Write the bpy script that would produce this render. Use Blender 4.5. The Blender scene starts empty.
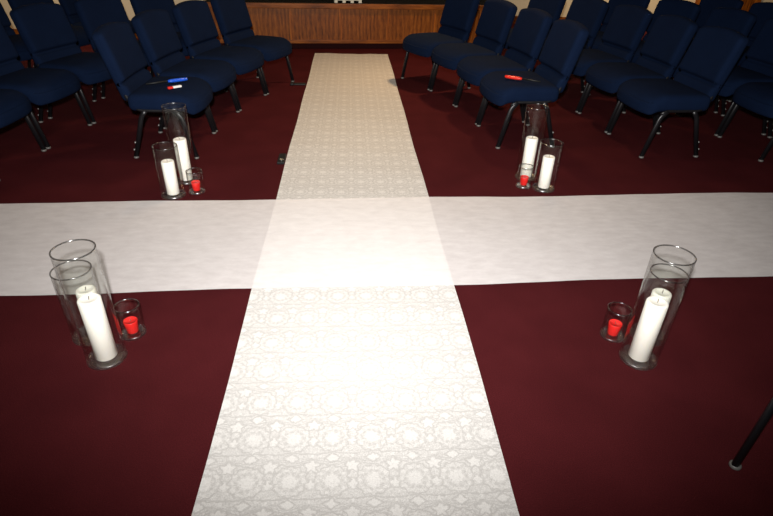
import bpy, bmesh, math, random
from mathutils import Vector, Matrix
random.seed(7)
C = bpy.context.scene.collection
PI = math.pi
def R(d): return math.radians(d)

# ------------------------------------------------------------------ helpers
def link(name, bm, mat=None, parent=None, smooth=True, loc=(0, 0, 0), mesh=None):
    if mesh is None:
        mesh = bpy.data.meshes.new(name)
        bmesh.ops.recalc_face_normals(bm, faces=bm.faces[:])
        bm.to_mesh(mesh); bm.free()
        for p in mesh.polygons: p.use_smooth = smooth
        if mat: mesh.materials.append(mat)
    o = bpy.data.objects.new(name, mesh); C.objects.link(o)
    o.location = loc
    if parent: o.parent = parent
    return o
def tag(o, label, cat, group=None):
    o['label'] = label; o['category'] = cat
    if group: o['group'] = group
    return o
def thing(name, label, cat, loc=(0, 0, 0), rotz=0, group=None):
    o = bpy.data.objects.new(name, None); C.objects.link(o)
    o.empty_display_size = .1
    o.location = loc; o.rotation_euler = (0, 0, rotz)
    return tag(o, label, cat, group)
def struct(o):
    o['kind'] = 'structure'; return o
def dup(root, loc, rotz, label, group=None):
    def cp(o, parent):
        c = o.copy(); C.objects.link(c)
        if parent: c.parent = parent
        for ch in kids[o]: cp(ch, c)
        return c
    kids = {}
    def walk(o):
        kids[o] = list(o.children)
        for ch in kids[o]: walk(ch)
    walk(root)
    r = cp(root, None)
    r.location = loc; r.rotation_euler = (0, 0, rotz); r['label'] = label
    if group: r['group'] = group
    return r

def add_box(bm, x0, x1, y0, y1, z0, z1):
    vs = [bm.verts.new((x, y, z)) for x in (x0, x1) for y in (y0, y1) for z in (z0, z1)]
    for f in ((0, 1, 3, 2), (4, 6, 7, 5), (0, 4, 5, 1), (2, 3, 7, 6), (0, 2, 6, 4), (1, 5, 7, 3)):
        bm.faces.new([vs[i] for i in f])
def box(x0, x1, y0, y1, z0, z1, bev=0, seg=2):
    bm = bmesh.new(); add_box(bm, x0, x1, y0, y1, z0, z1)
    if bev: bmesh.ops.bevel(bm, geom=bm.edges[:], offset=bev, segments=seg, profile=.7, affect='EDGES')
    return bm
def rbox(hx, hy, hz, r, n=10, deform=None):
    """rounded box: gridded cube surface pulled onto an inner box offset by r"""
    nx, ny, nz = n if isinstance(n, tuple) else (n, n, n)
    def coords(h, n):
        a = [-h + r * (1 - math.cos(k * PI / 8)) for k in range(4)]
        m = [(-h + r) + (2 * (h - r)) * k / n for k in range(n + 1)]
        return a + m + [-v for v in reversed(a)]
    X, Y, Z = coords(hx, nx), coords(hy, ny), coords(hz, nz)
    bm = bmesh.new(); cache = {}
    def vert(p):
        q = [max(-(h - r), min(h - r, c)) for c, h in zip(p, (hx, hy, hz))]
        d = Vector([a - b for a, b in zip(p, q)])
        if d.length > 1e-9: d = d.normalized() * r
        w = Vector(q) + d
        k = tuple(round(c, 5) for c in w)
        if k not in cache: cache[k] = bm.verts.new(w)
        return cache[k]
    def grid(A, B, fn):
        for i in range(len(A) - 1):
            for j in range(len(B) - 1):
                q = [vert(fn(A[i], B[j])), vert(fn(A[i + 1], B[j])), vert(fn(A[i + 1], B[j + 1])), vert(fn(A[i], B[j + 1]))]
                u = []
                for v in q:
                    if v not in u: u.append(v)
                if len(u) > 2:
                    try: bm.faces.new(u)
                    except ValueError: pass
    for s in (-1, 1):
        grid(X, Y, lambda a, b: (a, b, s * hz))
        grid(X, Z, lambda a, b: (a, s * hy, b))
        grid(Y, Z, lambda a, b: (s * hx, a, b))
    if deform:
        for v in bm.verts: v.co = Vector(deform(*v.co))
    return bm
def smooth_path(pts, rad=.03, n=5):
    pts = [Vector(p) for p in pts]; out = [pts[0]]
    for a, b, c in zip(pts, pts[1:], pts[2:]):
        d1, d2 = (a - b), (c - b)
        r = min(rad, d1.length * .45, d2.length * .45)
        p, q = b + d1.normalized() * r, b + d2.normalized() * r
        for k in range(n + 1):
            t = k / n; out.append(p * (1 - t) ** 2 + b * 2 * t * (1 - t) + q * t * t)
    out.append(pts[-1]); return out
def add_tube(bm, pts, rad, seg=10, sx=1.0):
    pts = [Vector(p) for p in pts]; rings = []
    t0 = (pts[1] - pts[0]).normalized()
    ref = Vector((1, 0, 0)) if abs(t0.x) < .9 else Vector((0, 0, 1))
    nrm = (ref - t0 * ref.dot(t0)).normalized()
    for i, p in enumerate(pts):
        a = pts[max(i - 1, 0)]; b = pts[min(i + 1, len(pts) - 1)]
        t = (b - a).normalized(); nrm = (nrm - t * nrm.dot(t)).normalized(); bi = t.cross(nrm)
        rr = rad[i] if isinstance(rad, (list, tuple)) else rad
        rings.append([bm.verts.new(p + (nrm * math.cos(2 * PI * k / seg) * sx + bi * math.sin(2 * PI * k / seg)) * rr) for k in range(seg)])
    for A, B in zip(rings, rings[1:]):
        for k in range(seg): bm.faces.new((A[k], A[(k + 1) % seg], B[(k + 1) % seg], B[k]))
    bm.faces.new(list(reversed(rings[0]))); bm.faces.new(rings[-1])
    return bm
def tube(pts, rad, seg=10, sx=1.0): return add_tube(bmesh.new(), pts, rad, seg, sx)
def lathe(prof, seg=40, closed=False):
    """prof: list of (r,z); points with r=0 become poles"""
    bm = bmesh.new(); rings = []
    for r, z in prof:
        if r < 1e-6: rings.append([bm.verts.new((0, 0, z))])
        else: rings.append([bm.verts.new((r * math.cos(2 * PI * k / seg), r * math.sin(2 * PI * k / seg), z)) for k in range(seg)])
    pr = list(zip(rings, rings[1:])) + ([(rings[-1], rings[0])] if closed else [])
    for A, B in pr:
        for k in range(seg):
            k2 = (k + 1) % seg
            if len(A) == 1 and len(B) == 1: continue
            if len(A) == 1: bm.faces.new((A[0], B[k2], B[k]))
            elif len(B) == 1: bm.faces.new((A[k], A[k2], B[0]))
            else: bm.faces.new((A[k], A[k2], B[k2], B[k]))
    return bm

# ------------------------------------------------------------------ node maths
class X:
    """tiny expression builder over Math nodes"""
    nt = None
    def __init__(s, v): s.v = v
    @staticmethod
    def op(o, *a):
        n = X.nt.nodes.new('ShaderNodeMath'); n.operation = o
        for i, q in enumerate(a):
            q = q.v if isinstance(q, X) else q
            if isinstance(q, (int, float)): n.inputs[i].default_value = q
            else: X.nt.links.new(q, n.inputs[i])
        return X(n.outputs[0])
    def __add__(s, o): return X.op('ADD', s, o)
    __radd__ = __add__
    def __sub__(s, o): return X.op('SUBTRACT', s, o)
    def __rsub__(s, o): return X.op('SUBTRACT', o, s)
    def __mul__(s, o): return X.op('MULTIPLY', s, o)
    __rmul__ = __mul__
    def __truediv__(s, o): return X.op('DIVIDE', s, o)
def fr(a): return X.op('FRACT', a)
def ab(a): return X.op('ABSOLUTE', a)
def mx(a, b): return X.op('MAXIMUM', a, b)
def mn(a, b): return X.op('MINIMUM', a, b)
def sn(a): return X.op('SINE', a)
def cs(a): return X.op('COSINE', a)
def hyp(a, b): return X.op('SQRT', a * a + b * b)
def atan2(a, b): return X.op('ARCTAN2', a, b)
def below(a, t, soft):              # 1 where a < t
    n = X.nt.nodes.new('ShaderNodeMapRange'); n.interpolation_type = 'SMOOTHSTEP'
    X.nt.links.new(a.v, n.inputs[0])
    for i, q in ((1, t - soft), (2, t + soft), (3, 1), (4, 0)): n.inputs[i].default_value = q
    return X(n.outputs[0])

def mat(name):
    m = bpy.data.materials.new(name); m.use_nodes = True
    nt = m.node_tree; b = nt.nodes['Principled BSDF']; X.nt = nt
    return m, nt, b
def simple(name, col, rough=.5, metal=0, spec=.5, **kw):
    m, nt, b = mat(name)
    b.inputs['Base Color'].default_value = (*col, 1); b.inputs['Roughness'].default_value = rough
    b.inputs['Metallic'].default_value = metal; b.inputs['Specular IOR Level'].default_value = spec
    for k, v in kw.items(): b.inputs[k].default_value = v
    return m
def noise(nt, scale, detail=4, rough=.6, vec=None, sc3=None):
    tc = nt.nodes.new('ShaderNodeTexCoord'); n = nt.nodes.new('ShaderNodeTexNoise')
    src = tc.outputs['Object']
    if sc3:
        mp = nt.nodes.new('ShaderNodeMapping'); mp.inputs['Scale'].default_value = sc3
        nt.links.new(src, mp.inputs['Vector']); src = mp.outputs[0]
    nt.links.new(src, n.inputs['Vector'])
    n.inputs['Scale'].default_value = scale; n.inputs['Detail'].default_value = detail; n.inputs['Roughness'].default_value = rough
    return n.outputs['Fac']
def ramp(nt, fac, stops):
    r = nt.nodes.new('ShaderNodeValToRGB'); e = r.color_ramp.elements
    while len(e) < len(stops): e.new(.5)
    for el, (p, c) in zip(e, stops): el.position = p; el.color = (*c, 1)
    nt.links.new(fac, r.inputs[0]); return r.outputs[0]
def bump(nt, b, h, strength, dist):
    n = nt.nodes.new('ShaderNodeBump'); n.inputs['Strength'].default_value = strength; n.inputs['Distance'].default_value = dist
    nt.links.new(h, n.inputs['Height']); nt.links.new(n.outputs[0], b.inputs['Normal'])

def m_carpet():
    m, nt, b = mat('maroon_carpet')
    f1 = noise(nt, 260, 2, .7); f2 = noise(nt, 4, 3, .5)
    mixv = X(f1) * .7 + X(f2) * .3
    c = ramp(nt, mixv.v, [(.25, (.032, .0046, .0058)), (.5, (.054, .0076, .0092)), (.78, (.089, .0135, .0160))])
    nt.links.new(c, b.inputs['Base Color']); b.inputs['Roughness'].default_value = .95
    b.inputs['Specular IOR Level'].default_value = .04
    bump(nt, b, f1, .6, .004); return m
def m_navy():
    m, nt, b = mat('navy_fabric')
    f1 = noise(nt, 420, 2, .7); f2 = noise(nt, 9, 3, .5)
    mixv = X(f1) * .75 + X(f2) * .25
    c = ramp(nt, mixv.v, [(.25, (.0021, .0055, .0165)), (.5, (.0032, .0082, .025)), (.75, (.0050, .0122, .036))])
    nt.links.new(c, b.inputs['Base Color']); b.inputs['Roughness'].default_value = .92
    b.inputs['Specular IOR Level'].default_value = .06
    bump(nt, b, f1, .4, .0015); return m
def m_oak(name, sc3, dark=1.0):
    m, nt, b = mat(name)
    g = noise(nt, 6, 6, .62, sc3=sc3); g2 = noise(nt, 2.2, 2, .5)
    tc = nt.nodes.new('ShaderNodeTexCoord'); w = nt.nodes.new('ShaderNodeTexWave')
    mp = nt.nodes.new('ShaderNodeMapping'); mp.inputs['Scale'].default_value = tuple(s * .45 for s in sc3)
    nt.links.new(tc.outputs['Object'], mp.inputs['Vector']); nt.links.new(mp.outputs[0], w.inputs['Vector'])
    w.inputs['Scale'].default_value = 1.6; w.inputs['Distortion'].default_value = 9; w.inputs['Detail'].default_value = 3; w.inputs['Detail Scale'].default_value = .8
    v = X(g) * .66 + X(w.outputs['Fac']) * .12 + X(g2) * .22
    c = ramp(nt, v.v, [(.30, tuple(q * dark for q in (.055, .0135, .0014))), (.5, tuple(q * dark for q in (.185, .050, .0050))), (.72, tuple(q * dark for q in (.31, .096, .011)))])
    nt.links.new(c, b.inputs['Base Color']); b.inputs['Roughness'].default_value = .42
    b.inputs['Specular IOR Level'].default_value = .15
    return m
def m_sheer(name, build, base):
    """translucent cloth: Mix(diffuse cloth, transparent) with fac = build()"""
    m, nt, b = mat(name)
    col, alpha, h = build(nt)
    nt.links.new(col, b.inputs['Base Color']); b.inputs['Roughness'].default_value = .85
    b.inputs['Specular IOR Level'].default_value = .15
    nt.links.new(alpha, b.inputs['Alpha'])
    if h is not None: bump(nt, b, h, .35, .002)
    return m
def lace(nt):
    tc = nt.nodes.new('ShaderNodeTexCoord'); sp = nt.nodes.new('ShaderNodeSeparateXYZ')
    nt.links.new(tc.outputs['Object'], sp.inputs[0])
    x, y = X(sp.outputs[0]), X(sp.outputs[1])
    x = x + (X(noise(nt, 70, 2, .6)) - .5) * .016; y = y + (X(noise(nt, 63, 2, .6)) - .5) * .016      # hand-made unevenness
    PX, PY = .1254, .1567
    u = (x + .317) / PX + .5; v = (y - .037) / PY           # v = 0 on the dark seams
    fv = fr(v); fu = fr(u) - .5; fu2 = fr(u + .5) - .5      # fu = 0 through the blossoms, fu2 = 0 between them
    asp = PY / PX
    def polar(cu, cv):
        dv = (fv - cv) * asp
        return hyp(cu, dv), atan2(dv, cu)
    fine = X(noise(nt, 260, 2, .75)); mid = X(noise(nt, 90, 3, .6))
    # big blossom with a dotted halo and an arch over it
    r1, a1 = polar(fu, .37)
    e1 = r1 / (1 + .13 * cs(a1 * 8))
    blossom = below(e1, .165, .025) * (1 - below(ab(r1 - .085), .014, .014) * .35)
    halo = below(ab(r1 - .245), .035, .025) * (.55 + .45 * cs(a1 * 10))
    arch = below(ab(r1 - .415 - .022 * cs(a1 * 12)), .020, .02)
    buds = below(ab(r1 - .335), .035, .025) * below(1 - cs(a1 * 10), .75, .4)
    # star between the blossoms
    r2, a2 = polar(fu2, .70)
    e2 = r2 / (1 + .26 * cs(a2 * 5 - 1.57))
    star = below(e2, .125, .02) * (1 - below(r2, .028, .02) * .5); starline = below(ab(e2 - .172), .020, .02)
    r4, a4 = polar(fu2, .30)
    sprig = below(r4 / (1 + .35 * cs(a4 * 4)), .085, .02); sprigline = below(ab(r4 - .15), .018, .018) * .7
    # diamond under the seam, bar across it, garlands
    dm = ab(fu) / .145 + ab(fv - .885) / .082
    dia = below(dm, 1.0, .12); dialine = below(ab(dm - 1.42), .16, .12)
    bar = below(ab(fu2), .028, .012) * below(ab(fv - .945), .050, .02)
    g1 = below(ab(fv - (.765 + .055 * cs(u * (2 * PI)))), .013, .012)
    g2 = below(ab(fv - (.815 + .030 * cs(u * (2 * PI)))), .010, .010)
    sc_ = fr(v + .040 * ab(cs(u * PI)) - .010)
    seam = below(sc_, .035, .018)
    seam2 = below(ab(sc_ - .90), .012, .012) * .5
    bright = mx(mx(mx(blossom, star), mx(dia, bar)), mx(sprig, buds * .8))
    dark = mx(mx(mx(halo * .8, arch), mx(starline, dialine)), mx(mx(g1, g2) * .85, mx(sprigline, mx(seam, seam2))))
    ground = .60 + (fine - .5) * 2.0 + (mid - .5) * .9
    dens = ground * (1 - dark * .62)
    dens = dens + (.90 + (fine - .5) * 1.0 - dens) * (bright * (.85 - seam * .7))
    dens = mn(mx(dens, 0.0), 1.0)
    c = nt.nodes.new('ShaderNodeMix'); c.data_type = 'RGBA'
    c.inputs['A'].default_value = (.55, .538, .508, 1); c.inputs['B'].default_value = (.66, .65, .618, 1)
    nt.links.new(dens.v, c.inputs['Factor'])
    alpha = .72 + dens * .27
    return c.outputs['Result'], alpha.v, dens.v
def sheer(nt):
    f1 = noise(nt, 16, 5, .65, sc3=(.7, 1.6, 1)); f2 = noise(nt, 420, 2, .6)
    v = X(f1) * .8 + X(f2) * .2
    c = ramp(nt, v.v, [(.3, (.83, .80, .785)), (.7, (.91, .885, .87))])
    alpha = .55 + X(f1) * .14
    return c, alpha.v, f1
def m_glass(name, tint, f0, rough):
    """thin clear glass: what is not reflected (Schlick's curve) passes straight on, slightly tinted"""
    m = bpy.data.materials.new(name); m.use_nodes = True; nt = m.node_tree; nt.nodes.clear(); X.nt = nt
    out = nt.nodes.new('ShaderNodeOutputMaterial'); mix = nt.nodes.new('ShaderNodeMixShader')
    tr = nt.nodes.new('ShaderNodeBsdfTransparent'); gl = nt.nodes.new('ShaderNodeBsdfGlossy')
    tr.inputs[0].default_value = (tint, tint * 1.005, tint, 1)
    gl.inputs['Roughness'].default_value = rough; gl.inputs[0].default_value = (1, 1, 1, 1)
    lw = nt.nodes.new('ShaderNodeLayerWeight'); lw.inputs[0].default_value = .5
    fres = X.op('POWER', X(lw.outputs['Facing']), 5.0) * (1 - f0) + f0
    nt.links.new(fres.v, mix.inputs[0]); nt.links.new(tr.outputs[0], mix.inputs[1]); nt.links.new(gl.outputs[0], mix.inputs[2])
    nt.links.new(mix.outputs[0], out.inputs[0]); return m

M = dict(
    carpet=m_carpet(), navy=m_navy(),
    oak=m_oak('oak_panel', (8, 8, 1.5)), oak_rail=m_oak('oak_rail', (.8, 5.5, 5.5), 1.1), oak_trim=m_oak('oak_batten', (6, 6, .7), 1.5),
    lace=m_sheer('ivory_lace', lace, None), sheer=m_sheer('white_nonwoven', sheer, None),
    glass=m_glass('clear_glass', .99, .025, .08), rim=m_glass('glass_rim', .60, .12, .2),
    foot=m_glass('thick_glass_foot', .88, .15, .3),
    black=simple('black_enamel', (.006, .006, .007), .38, 0, .45),
    glide=simple('grey_plastic_glide', (.13, .125, .115), .4),
    nub=simple('pale_nub', (.30, .29, .27), .35),
    blackplastic=simple('black_plastic', (.008, .009, .009), .5, 0, .3),
    darkcloth=simple('black_deck', (.004, .0035, .0035), .9, 0, .1),
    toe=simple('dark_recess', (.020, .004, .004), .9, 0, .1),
    wax=simple('white_wax', (.88, .845, .76), .45, 0, .4, **{'Subsurface Weight': .15, 'Subsurface Radius': (.01, .008, .005), 'Subsurface Scale': .4}),
    redwax=simple('red_wax', (.66, .018, .015), .35, 0, .5),
    redwax_top=simple('red_wax_top', (.80, .05, .03), .35, 0, .5),
    wick=simple('wick_cord', (.10, .08, .06), .9),
    blue=simple('blue_plastic', (.012, .085, .55), .3), red=simple('red_plastic', (.62, .022, .012), .35),
    white=simple('white_plastic', (.78, .76, .72), .4),
    beige=simple('beige_paint', (.62, .50, .33), .85), ivory=simple('ivory_paint', (.70, .66, .52), .6),
    steel=simple('bare_steel', (.6, .6, .58), .3, 1))

# ------------------------------------------------------------------ the room
def grid_sheet(x0, x1, y0, y1, nx, ny, z, fz, fx=None):
    bm = bmesh.new(); V = []
    for j in range(ny + 1):
        row = []
        for i in range(nx + 1):
            s, t = i / nx, j / ny
            x, y = x0 + (x1 - x0) * s, y0 + (y1 - y0) * t
            if fx: x, y = fx(x, y, s, t)
            row.append(bm.verts.new((x, y, z + fz(x, y, s, t))))
        V.append(row)
    for j in range(ny):
        for i in range(nx): bm.faces.new((V[j][i], V[j][i + 1], V[j + 1][i + 1], V[j + 1][i]))
    return bm
struct(link('floor', box(-7, 8, -2.5, 11, -.05, 0), M['carpet'], smooth=False))
ty = lambda x: 7.53 + .085 * x                     # the stage front stands slightly askew to the runner
ANG = math.atan(.085)
struct(link('wall_left', box(-7, -1.95, 8.05, 8.2, 0, 3.0), M['beige'], smooth=False)).rotation_euler = (0, 0, 0)
struct(link('baseboard_left', box(-7, -1.95, 8.03, 8.05, 0, .09, .003), M['oak_rail'], smooth=False))
struct(link('wall_back', box(-1.95, 8, 10.05, 10.2, 0, 3.0), M['beige'], smooth=False))
struct(link('baseboard_back', box(2.35, 8, 10.03, 10.05, 0, .12, .003), M['oak_rail'], smooth=False))
struct(link('wall_return', box(-2.09, -1.95, 8.2, 10.2, 0, 3.0), M['beige'], smooth=False))
dr = link('door_1', box(6.12, 6.98, 9.99, 10.03, .005, 2.03), M['oak'], smooth=False); struct(dr)
bm = box(5.98, 6.11, 9.98, 10.05, 0, 2.1); add_box(bm, 6.99, 7.12, 9.98, 10.05, 0, 2.1); add_box(bm, 6.11, 6.99, 9.98, 10.05, 2.035, 2.15)
struct(link('trim_1', bm, M['oak_trim'], smooth=False))

# stage: oak front with battens, cap and base rail, dark top
st = thing('stage_platform', 'low oak panelled stage front across the back of the room', 'stage', (.0, 7.53, 0), ANG)
x0, x1 = -1.80, 2.07
link('front_panel', box(x0, x1, .02, .06, .07, .49), M['oak'], st, False)
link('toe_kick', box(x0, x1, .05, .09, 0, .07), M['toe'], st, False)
link('cap_rail', box(x0 - .01, x1 + .01, -.015, .05, .487, .543, .008, 3), M['oak_rail'], st, False)
link('base_rail', box(x0, x1, .002, .02, .072, .115, .004), M['oak_rail'], st, False)
for bx_ in (-1.42, -.76, -.13, .48, 1.10, 1.72):
    link('batten', box(bx_ - .016, bx_ + .016, .008, .02, .115, .487, .003), M['oak_trim'], st, False)
link('deck', box(x0, x1, .05, 2.2, .49, .538), M['darkcloth'], st, False)

# white slotted stand at the edge of the stage: crenellated feet under a plate
cr = thing('slotted_stand', 'small ivory slotted stand at the front edge of the stage', 'stand', (-.03, 7.66, .5395), ANG)
link('top_plate', box(-.175, .175, 0, .22, .027, .30, .006), M['ivory'], cr, False)
for i in range(4):
    cxx = -.155 + i * .1033
    link('foot', box(cxx - .02, cxx + .02, .002, .21, 0, .027, .003), M['ivory'], cr, False)

# ------------------------------------------------------------------ the runners
def lz(x, y, s, t):
    return .0016 + .0013 * math.sin(5.3 * y + 1.7 * x) * math.sin(3.1 * x + .8 * y) + .0008 * math.sin(17 * y + 4 * x)
def lx(x, y, s, t):
    e = (s - .5) * 2
    return x + e * .0025 * math.sin(4.1 * y + e) + .0015 * math.sin(1.3 * y), y + (t > .999) * (.012 * math.sin(9 * s) - .006 * math.sin(23 * s))
ln = link('lace_runner', grid_sheet(-.452, .468, -1.6, 7.22, 24, 260, .003, lz, lx), M['lace'])
tag(ln, 'long ivory lace aisle runner leading to the oak stage', 'runner')
def cz(x, y, s, t):
    return .0022 + .0016 * math.sin(2.3 * x + 5 * y) + .0010 * math.sin(7 * x - 3 * y) + .0006 * math.sin(19 * x + 6 * y)
def cxy(x, y, s, t):
    yb, yt = 2.034 + .026 * x, 2.962 + .031 * x
    return x, yb + (yt - yb) * t + (t - .5) * .012 * math.sin(3.7 * x)
cr_ = link('cross_runner', grid_sheet(-4.6, 4.8, 0, 1, 260, 24, .0105, cz, cxy), M['sheer'])
tag(cr_, 'sheer plain white runner laid crosswise over the lace one', 'runner')

# ------------------------------------------------------------------ chairs
LX = .262
def seat_def(x, y, z):
    u, v = x / .272, y / .245
    if z > 0: z += .014 * (1 - u * u) * (1 - v * v)
    f = max(0, (-v - .30) / .70)
    z -= .050 * f * f                             # waterfall front
    if z < 0: z += .010 * f
    x *= 1 - .035 * max(0, -v)
    if y < -.09: y += .060 * (abs(u) ** 3) * (-y - .09) / .155      # bowed front edge in plan
    x *= 1 + .010 * (1 - v * v)
    return x, y + .170, z + .392
def sstep(a, b, t):
    t = max(0, min(1, (t - a) / (b - a))); return t * t * (3 - 2 * t)
def back_def(x, y, z):
    # z runs up the pad, y through it; leaning back, arched top, a fold where the upper pad overhangs the lumbar roll
    h = .240
    u, w = x / .242, z / h
    zz = z
    crease = math.exp(-((z + .118) / .013) ** 2)
    up = sstep(-.125, -.085, z)
    if y < 0: y += .026 * crease - .016 * up - .010 * (1 - u * u) * max(0, 1 - ((z - .06) / .19) ** 2) - .006 * math.exp(-((z + .18) / .05) ** 2)
    x *= 1 - .010 * crease - .015 * max(0, -w)
    y -= .018 * u * u                             # the pad wraps slightly round the sitter
    zz -= .032 * max(0, w) * u * u                # arched top
    c, s = math.cos(R(15.5)), math.sin(R(15.5))
    return x, .496 + y * c + zz * s, .622 - y * s * .6 + zz * c
def make_chair(label, loc, rotz, group):
    t = thing('church_chair', label, 'chair', loc, rotz, group)
    link('seat', rbox(.272, .245, .058, .042, (12, 14, 5), seat_def), M['navy'], t)
    link('backrest', rbox(.242, .036, .240, .033, (12, 3, 44), back_def), M['navy'], t)
    fr_ = bmesh.new()
    for s in (-1, 1):
        X_ = s * LX
        add_tube(fr_, smooth_path([(X_, .055, .322), (X_, .10, .345), (X_, .345, .345), (X_ * .93, .405, .40), (X_ * .80, .457, .50), (X_ * .74, .522, .68)], .05), .0125, 10, .8)
    for yy in (.10, .30): add_tube(fr_, [(-LX, yy, .343), (LX, yy, .343)], .010)
    add_tube(fr_, [(-LX * .72, .458, .54), (LX * .72, .458, .54)], .009)
    link('frame', fr_, M['black'], t)
    for s in (-1, 1):
        X_ = s * LX
        lf = link('leg', tube(smooth_path([(X_, 0, .012), (X_, .062, .30), (X_, .105, .345)], .06), .0185, 12, .62), M['black'], t)
        lr = link('leg', tube(smooth_path([(X_, .43, .012), (X_, .335, .30), (X_, .30, .345)], .05), .0170, 12, .66), M['black'], t)
        link('glide', lathe([(0, 0), (.0150, 0), (.0178, .003), (.0178, .010), (.0150, .014), (0, .014)], 16), M['glide'], lf, loc=(X_, .001, 0))
        link('glide', lathe([(0, 0), (.0150, 0), (.0178, .003), (.0178, .010), (.0150, .014), (0, .014)], 16), M['glide'], lr, loc=(X_, .430, 0))
        for zz in (.062, .115):
            yy = .43 - (zz - .012) * .33
            link('bumper', tube([(X_, yy + .012, zz), (X_, yy + .0225, zz)], .0070, 8), M['nub'], lr)
    return t

proto = [None]
def chair(a, b, label, group):
    """a, b: front feet of the chair's two sides, given so that the chair faces to the left of a->b"""
    a, b = Vector(a), Vector(b); mid = (a + b) / 2; d = (b - a).normalized()
    # local +x runs along d and local +y (towards the back) is d turned by +90 degrees
    rz = math.atan2(d.y, d.x)
    loc = (mid.x, mid.y, 0)
    if proto[0] is None:
        proto[0] = make_chair(label, loc, rz, group); return proto[0]
    return dup(proto[0], loc, rz, label, group)
def arc(p, angs, step, sgn):
    """chain of feet from the near end away from the camera; angs lean towards the runner (sgn = its side)"""
    pts = [Vector(p)]
    for a in angs: pts.append(pts[-1] + Vector((sgn * math.sin(R(a)), math.cos(R(a)))) * step)
    return pts
ORD = ['nearest the camera', 'second from the near end', 'third from the near end', 'fourth from the near end', 'fifth from the near end']
def row(p, angs, step, side, rowname, notes=None, skip=(), size=(1, 1, 1)):
    sgn = 1 if side == 'left' else -1
    pts = arc(p, angs, step, sgn); n = len(pts) - 1
    for i in range(n):
        if i in skip: continue
        where = ORD[i - len(skip)] if i < n - 1 or n < 4 else 'farthest, beside the stage' if rowname == 'front' else 'at the far end'
        lab = (notes or {}).get(i) or f'navy fabric chair in the {rowname} row {side} of the runner, {where}'
        # right-hand rows face -x: back at +x; left-hand rows face +x: back at -x
        if side == 'right': t = chair(pts[i + 1], pts[i], lab, 'navy chairs in curved rows')
        else: t = chair(pts[i], pts[i + 1], lab, 'navy chairs in curved rows')
        t.scale = size
    return pts
S = .566
row((1.10, 3.84), (4.5, 10, 17, 26), S, 'right', 'front', {0: 'navy fabric chair right of the runner with the red lighter on its seat'})
SL = (1, .95, .955)                                # the left-hand block stands a touch lower
row((-1.070, 3.61), (1, 9, 17, 22), S, 'left', 'front', {0: 'navy fabric chair left of the runner with the blue lighter on its seat'}, size=SL)
row((2.13, 3.66), (3, 4, 10, 18, 25), S, 'right', 'second')
row((-2.185, 3.21), (4, 9, 17, 25, 30), .575, 'left', 'second', size=SL)
row((3.01, 3.60), (0, 4, 11, 20, 26), S, 'right', 'third')
row((3.86, 3.55), (0, 2, 8, 15, 20), S, 'right', 'fourth', skip=(0,))
row((-3.12, 3.4), (2, 5, 10, 15, 19, 21), .575, 'left', 'third', size=SL)
# one more chair, most of it outside the frame, whose front leg reaches in at the lower right
f0 = Vector((1.19, 1.04)); dd = Vector((math.sin(R(30)), -math.cos(R(30))))
ca = f0 + dd * (-.02); cb = ca + dd * (2 * LX + .02 * 2)
chair(ca, cb, 'navy chair at the lower right edge, only its slanted black leg in view', 'navy chairs in curved rows')

# ------------------------------------------------------------------ candles and glass
def vase_bm(r, h, t=.0035, base=.014):
    return lathe([(0, .001), (r - .006, 0), (r - .001, .002), (r, .006), (r, h - .002), (r - .0008, h), (r - t + .0008, h), (r - t, h - .002), (r - t, base + .006), (r - t - .006, base), (0, base)], 48)
def rim_bm(r, h, t=.0035):
    return lathe([(r + .0006, h - .003), (r + .0006, h + .0002), (r - t * .5, h + .0014), (r - t - .0006, h + .0002), (r - t - .0006, h - .003)], 48, closed=True)
vproto = {}
def vase(kind, r, h, x, y, label):
    if kind not in vproto:
        name = {'tall': 'tall_glass_vase', 'short': 'short_glass_vase', 'votive': 'votive_glass'}[kind]
        t = thing(name, label, 'glass', (x, y, 0), 0, 'clear glass candle holders')
        t['category'] = 'candle holder'
        link('wall_glass' if False else 'body', vase_bm(r, h), M['glass'], t)
        link('rim', rim_bm(r, h), M['rim'], t)
        link('base', lathe([(0, .0112), (r - .006, .0112), (r - .001, .0135), (r + .0004, .0125), (r + .0012, .006), (r + .0004, .003), (r - .004, .002), (0, .002)], 48), M['foot'], t)
        vproto[kind] = t; return t
    return dup(vproto[kind], (x, y, 0), random.uniform(0, 3), label)
cproto = {}
def candle(kind, x, y, label):
    if kind not in cproto:
        if kind == 'votive':
            t = thing('votive_candle', label, 'candle', (x, y, .0145), 0, 'red votive candles')
            link('wax', lathe([(0, 0), (.0195, 0), (.021, .002), (.0265, .052), (.026, .054), (.024, .054), (.023, .0505), (0, .0495)], 32), M['redwax'], t)
            link('wick', tube([(0, 0, .049), (.0008, 0, .055), (.002, .001, .060)], .0012, 6), M['wick'], t)
        else:
            r, h = (.0385, .262) if kind == 'tall' else (.0360, .205)
            t = thing('pillar_candle', label, 'candle', (x, y, .0145), 0, 'white pillar candles')
            link('wax', lathe([(0, 0), (r - .003, 0), (r, .003), (r, h - .006), (r - .002, h - .002), (r - .006, h), (r - .012, h - .001), (r - .020, h - .004), (0, h - .005)], 40), M['wax'], t)
            link('wick', tube([(0, 0, h - .007), (.0008, 0, h + .003), (.003, .001, h + .010)], .0014, 6), M['wick'], t)
        cproto[kind] = t; return t
    return dup(cproto[kind], (x, y, .0145), random.uniform(0, 6), label)
RT, RS, RV = .0690, .0690, .0465
clusters = [
    ('near left', (-.922, 1.598), (-1.030, 1.733), (-.872, 1.738)),
    ('near right', (1.108, 1.538), (1.211, 1.674), (1.062, 1.676)),
    ('far left', (-1.041, 3.245), (-1.064, 3.032), (-.938, 3.078)),
    ('far right', (1.158, 3.312), (1.222, 3.130), (1.102, 3.166))]
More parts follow.
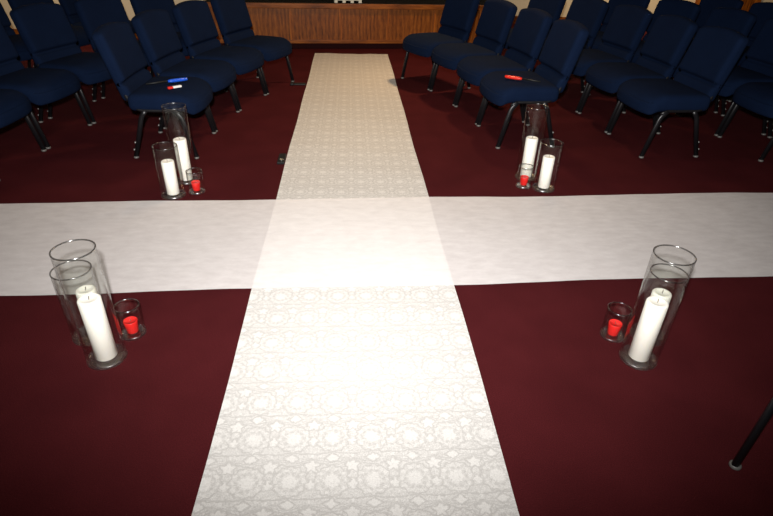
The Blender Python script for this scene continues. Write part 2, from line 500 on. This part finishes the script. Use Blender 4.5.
for nm, a, b, c in clusters:
    vase('tall', RT, .476, *a, f'taller clear glass cylinder vase in the {nm} candle group on the carpet')
    candle('tall', *a, f'white pillar candle inside the taller vase of the {nm} group')
    vase('short', RS, .310, *b, f'shorter clear glass cylinder vase in the {nm} candle group on the carpet')
    off = (.027, .004) if nm == 'near left' else (0, 0)      # this one stands off centre in its vase
    candle('short', b[0] + off[0], b[1] + off[1], f'white pillar candle inside the shorter vase of the {nm} group')
    vase('votive', RV, .140, *c, f'small clear votive glass in the {nm} candle group on the carpet')
    candle('votive', *c, f'red votive candle inside the small glass of the {nm} group')

# ------------------------------------------------------------------ lighters, box, cord cover
def lighter(name, colname, p, q, tip, label, z):
    p, q, tip = Vector((*p, z)), Vector((*q, z)), Vector((*tip, z + .003))
    t = thing(name, label, 'lighter', p, math.atan2(q.y - p.y, q.x - p.x), 'long lighters left on the chairs')
    L = (q - p).length; B = (tip - q).length
    link('handle', tube([(0, 0, 0), (.004, 0, .001), (.03, 0, .001), (L * .6, 0, .001), (L - .02, 0, .001), (L, 0, .001)], [.006, .0135, .0155, .0165, .015, .010], 14, .75), M[colname], t)
    link('barrel', tube([(L - .002, 0, .001), (L + B, 0, .001)], .0055, 10), M['blackplastic'], t)
    link('trigger', box(L - .055, L - .04, -.004, .004, -.016, -.008, .002), M['blackplastic'], t)
    return t
lighter('gas_lighter', 'blue', (-1.136, 3.939), (-1.248, 3.864), (-1.341, 3.753), 'blue handled long gas lighter lying on a navy seat', .463)
lighter('gas_lighter', 'red', (1.139, 4.076), (1.248, 4.006), (1.358, 3.924), 'red handled long gas lighter lying on a navy seat', .478)
pl = thing('pocket_lighter', 'small red and white lighter beside the blue one on the seat', 'lighter', (-1.205, 3.742, .4515), math.atan2(.064, .075))
link('tank', rbox(.030, .011, .007, .005, 4, lambda x, y, z: (x + .052, y, z)), M['white'], pl)
link('head', rbox(.017, .011, .0075, .004, 3, lambda x, y, z: (x + .005, y, z)), M['red'], pl)

fb = thing('floor_box', 'small black box on the carpet against the lace runner', 'box', (-.483, 3.61, 0))
link('housing', box(-.026, .022, -.085, .085, 0, .016, .004), M['blackplastic'], fb, False)
link('socket', lathe([(0, 0), (.014, 0), (.014, .003), (.008, .003), (.007, .001), (0, .001)], 18), M['steel'], fb, loc=(0, -.035, .0162))
cc = thing('cord_cover', 'short black strip on the carpet running under the lace runner edge', 'cord cover', (-.523, 5.665, 0))
link('strip', rbox(.062, .028, .008, .0075, 4, lambda x, y, z: (x, y, z + .008)), M['blackplastic'], cc)
link('end_plug', rbox(.016, .036, .011, .006, 3, lambda x, y, z: (x - .075, y, z + .011)), M['blackplastic'], cc)

# ------------------------------------------------------------------ light
def lamp(kind, name, loc, target, energy, col, **kw):
    d = bpy.data.lights.new(name, kind); d.energy = energy; d.color = col
    for k, v in kw.items(): setattr(d, k, v)
    o = bpy.data.objects.new(name, d); C.objects.link(o); o.location = loc
    o.rotation_euler = (Vector(target) - Vector(loc)).to_track_quat('-Z', 'Y').to_euler(); return o
# the camera's flash
fl = lamp('SPOT', 'camera_flash', (-.03, -.02, 1.58), (.25, 5, 1.58), 1010, (1, .97, .96), spot_size=R(139.5), spot_blend=1.0, shadow_soft_size=.03)
fl.scale = (.86, 1, 1)
# tungsten ceiling lamps over the far half of the room
lamp('AREA', 'ceiling_lamp', (1.6, 6.5, 3.1), (.3, 5.9, 0), 31, (1, .64, .33), shape='DISK', size=.35, spread=R(110))
lamp('AREA', 'ceiling_lamp', (.1, 4.0, 3.1), (.1, 4.0, 0), 12, (1, .74, .46), shape='DISK', size=.5, spread=R(100))
lamp('AREA', 'ceiling_lamp', (4.6, 8.0, 3.0), (5.0, 9.6, .2), 40, (1, .78, .5), shape='DISK', size=.4, spread=R(120))
lamp('AREA', 'ceiling_lamp', (-3.6, 6.9, 3.0), (-3.8, 8.0, .3), 18, (1, .78, .5), shape='DISK', size=.4, spread=R(110))

w = bpy.data.worlds.new('world'); bpy.context.scene.world = w; w.use_nodes = True
w.node_tree.nodes['Background'].inputs[0].default_value = (.9, .8, .7, 1); w.node_tree.nodes['Background'].inputs[1].default_value = .03

# ------------------------------------------------------------------ camera
H = 1.42; P_, RO, YA, F = R(31.62), R(1.8), R(4.22), 543
fw = Vector((math.sin(YA) * math.cos(P_), math.cos(YA) * math.cos(P_), -math.sin(P_)))
r0 = Vector((math.cos(YA), -math.sin(YA), 0)); u0 = r0.cross(fw)
r = r0 * math.cos(RO) + u0 * math.sin(RO); u = -r0 * math.sin(RO) + u0 * math.cos(RO)
cd = bpy.data.cameras.new('camera'); cam = bpy.data.objects.new('camera', cd); C.objects.link(cam)
mw = Matrix((r, u, -fw)).transposed().to_4x4(); mw.translation = (0, 0, H); cam.matrix_world = mw
cd.sensor_fit = 'HORIZONTAL'; cd.sensor_width = 36; cd.lens = F / 773 * 36; cd.clip_start = .02
sc = bpy.context.scene; sc.camera = cam
sc.view_settings.view_transform = 'Standard'; sc.view_settings.look = 'None'
sc.view_settings.exposure = 0; sc.view_settings.gamma = 1; sc.view_settings.use_curve_mapping = False
sc.cycles.use_denoising = True
sc.cycles.transparent_max_bounces = 24
sc.cycles.max_bounces = 8
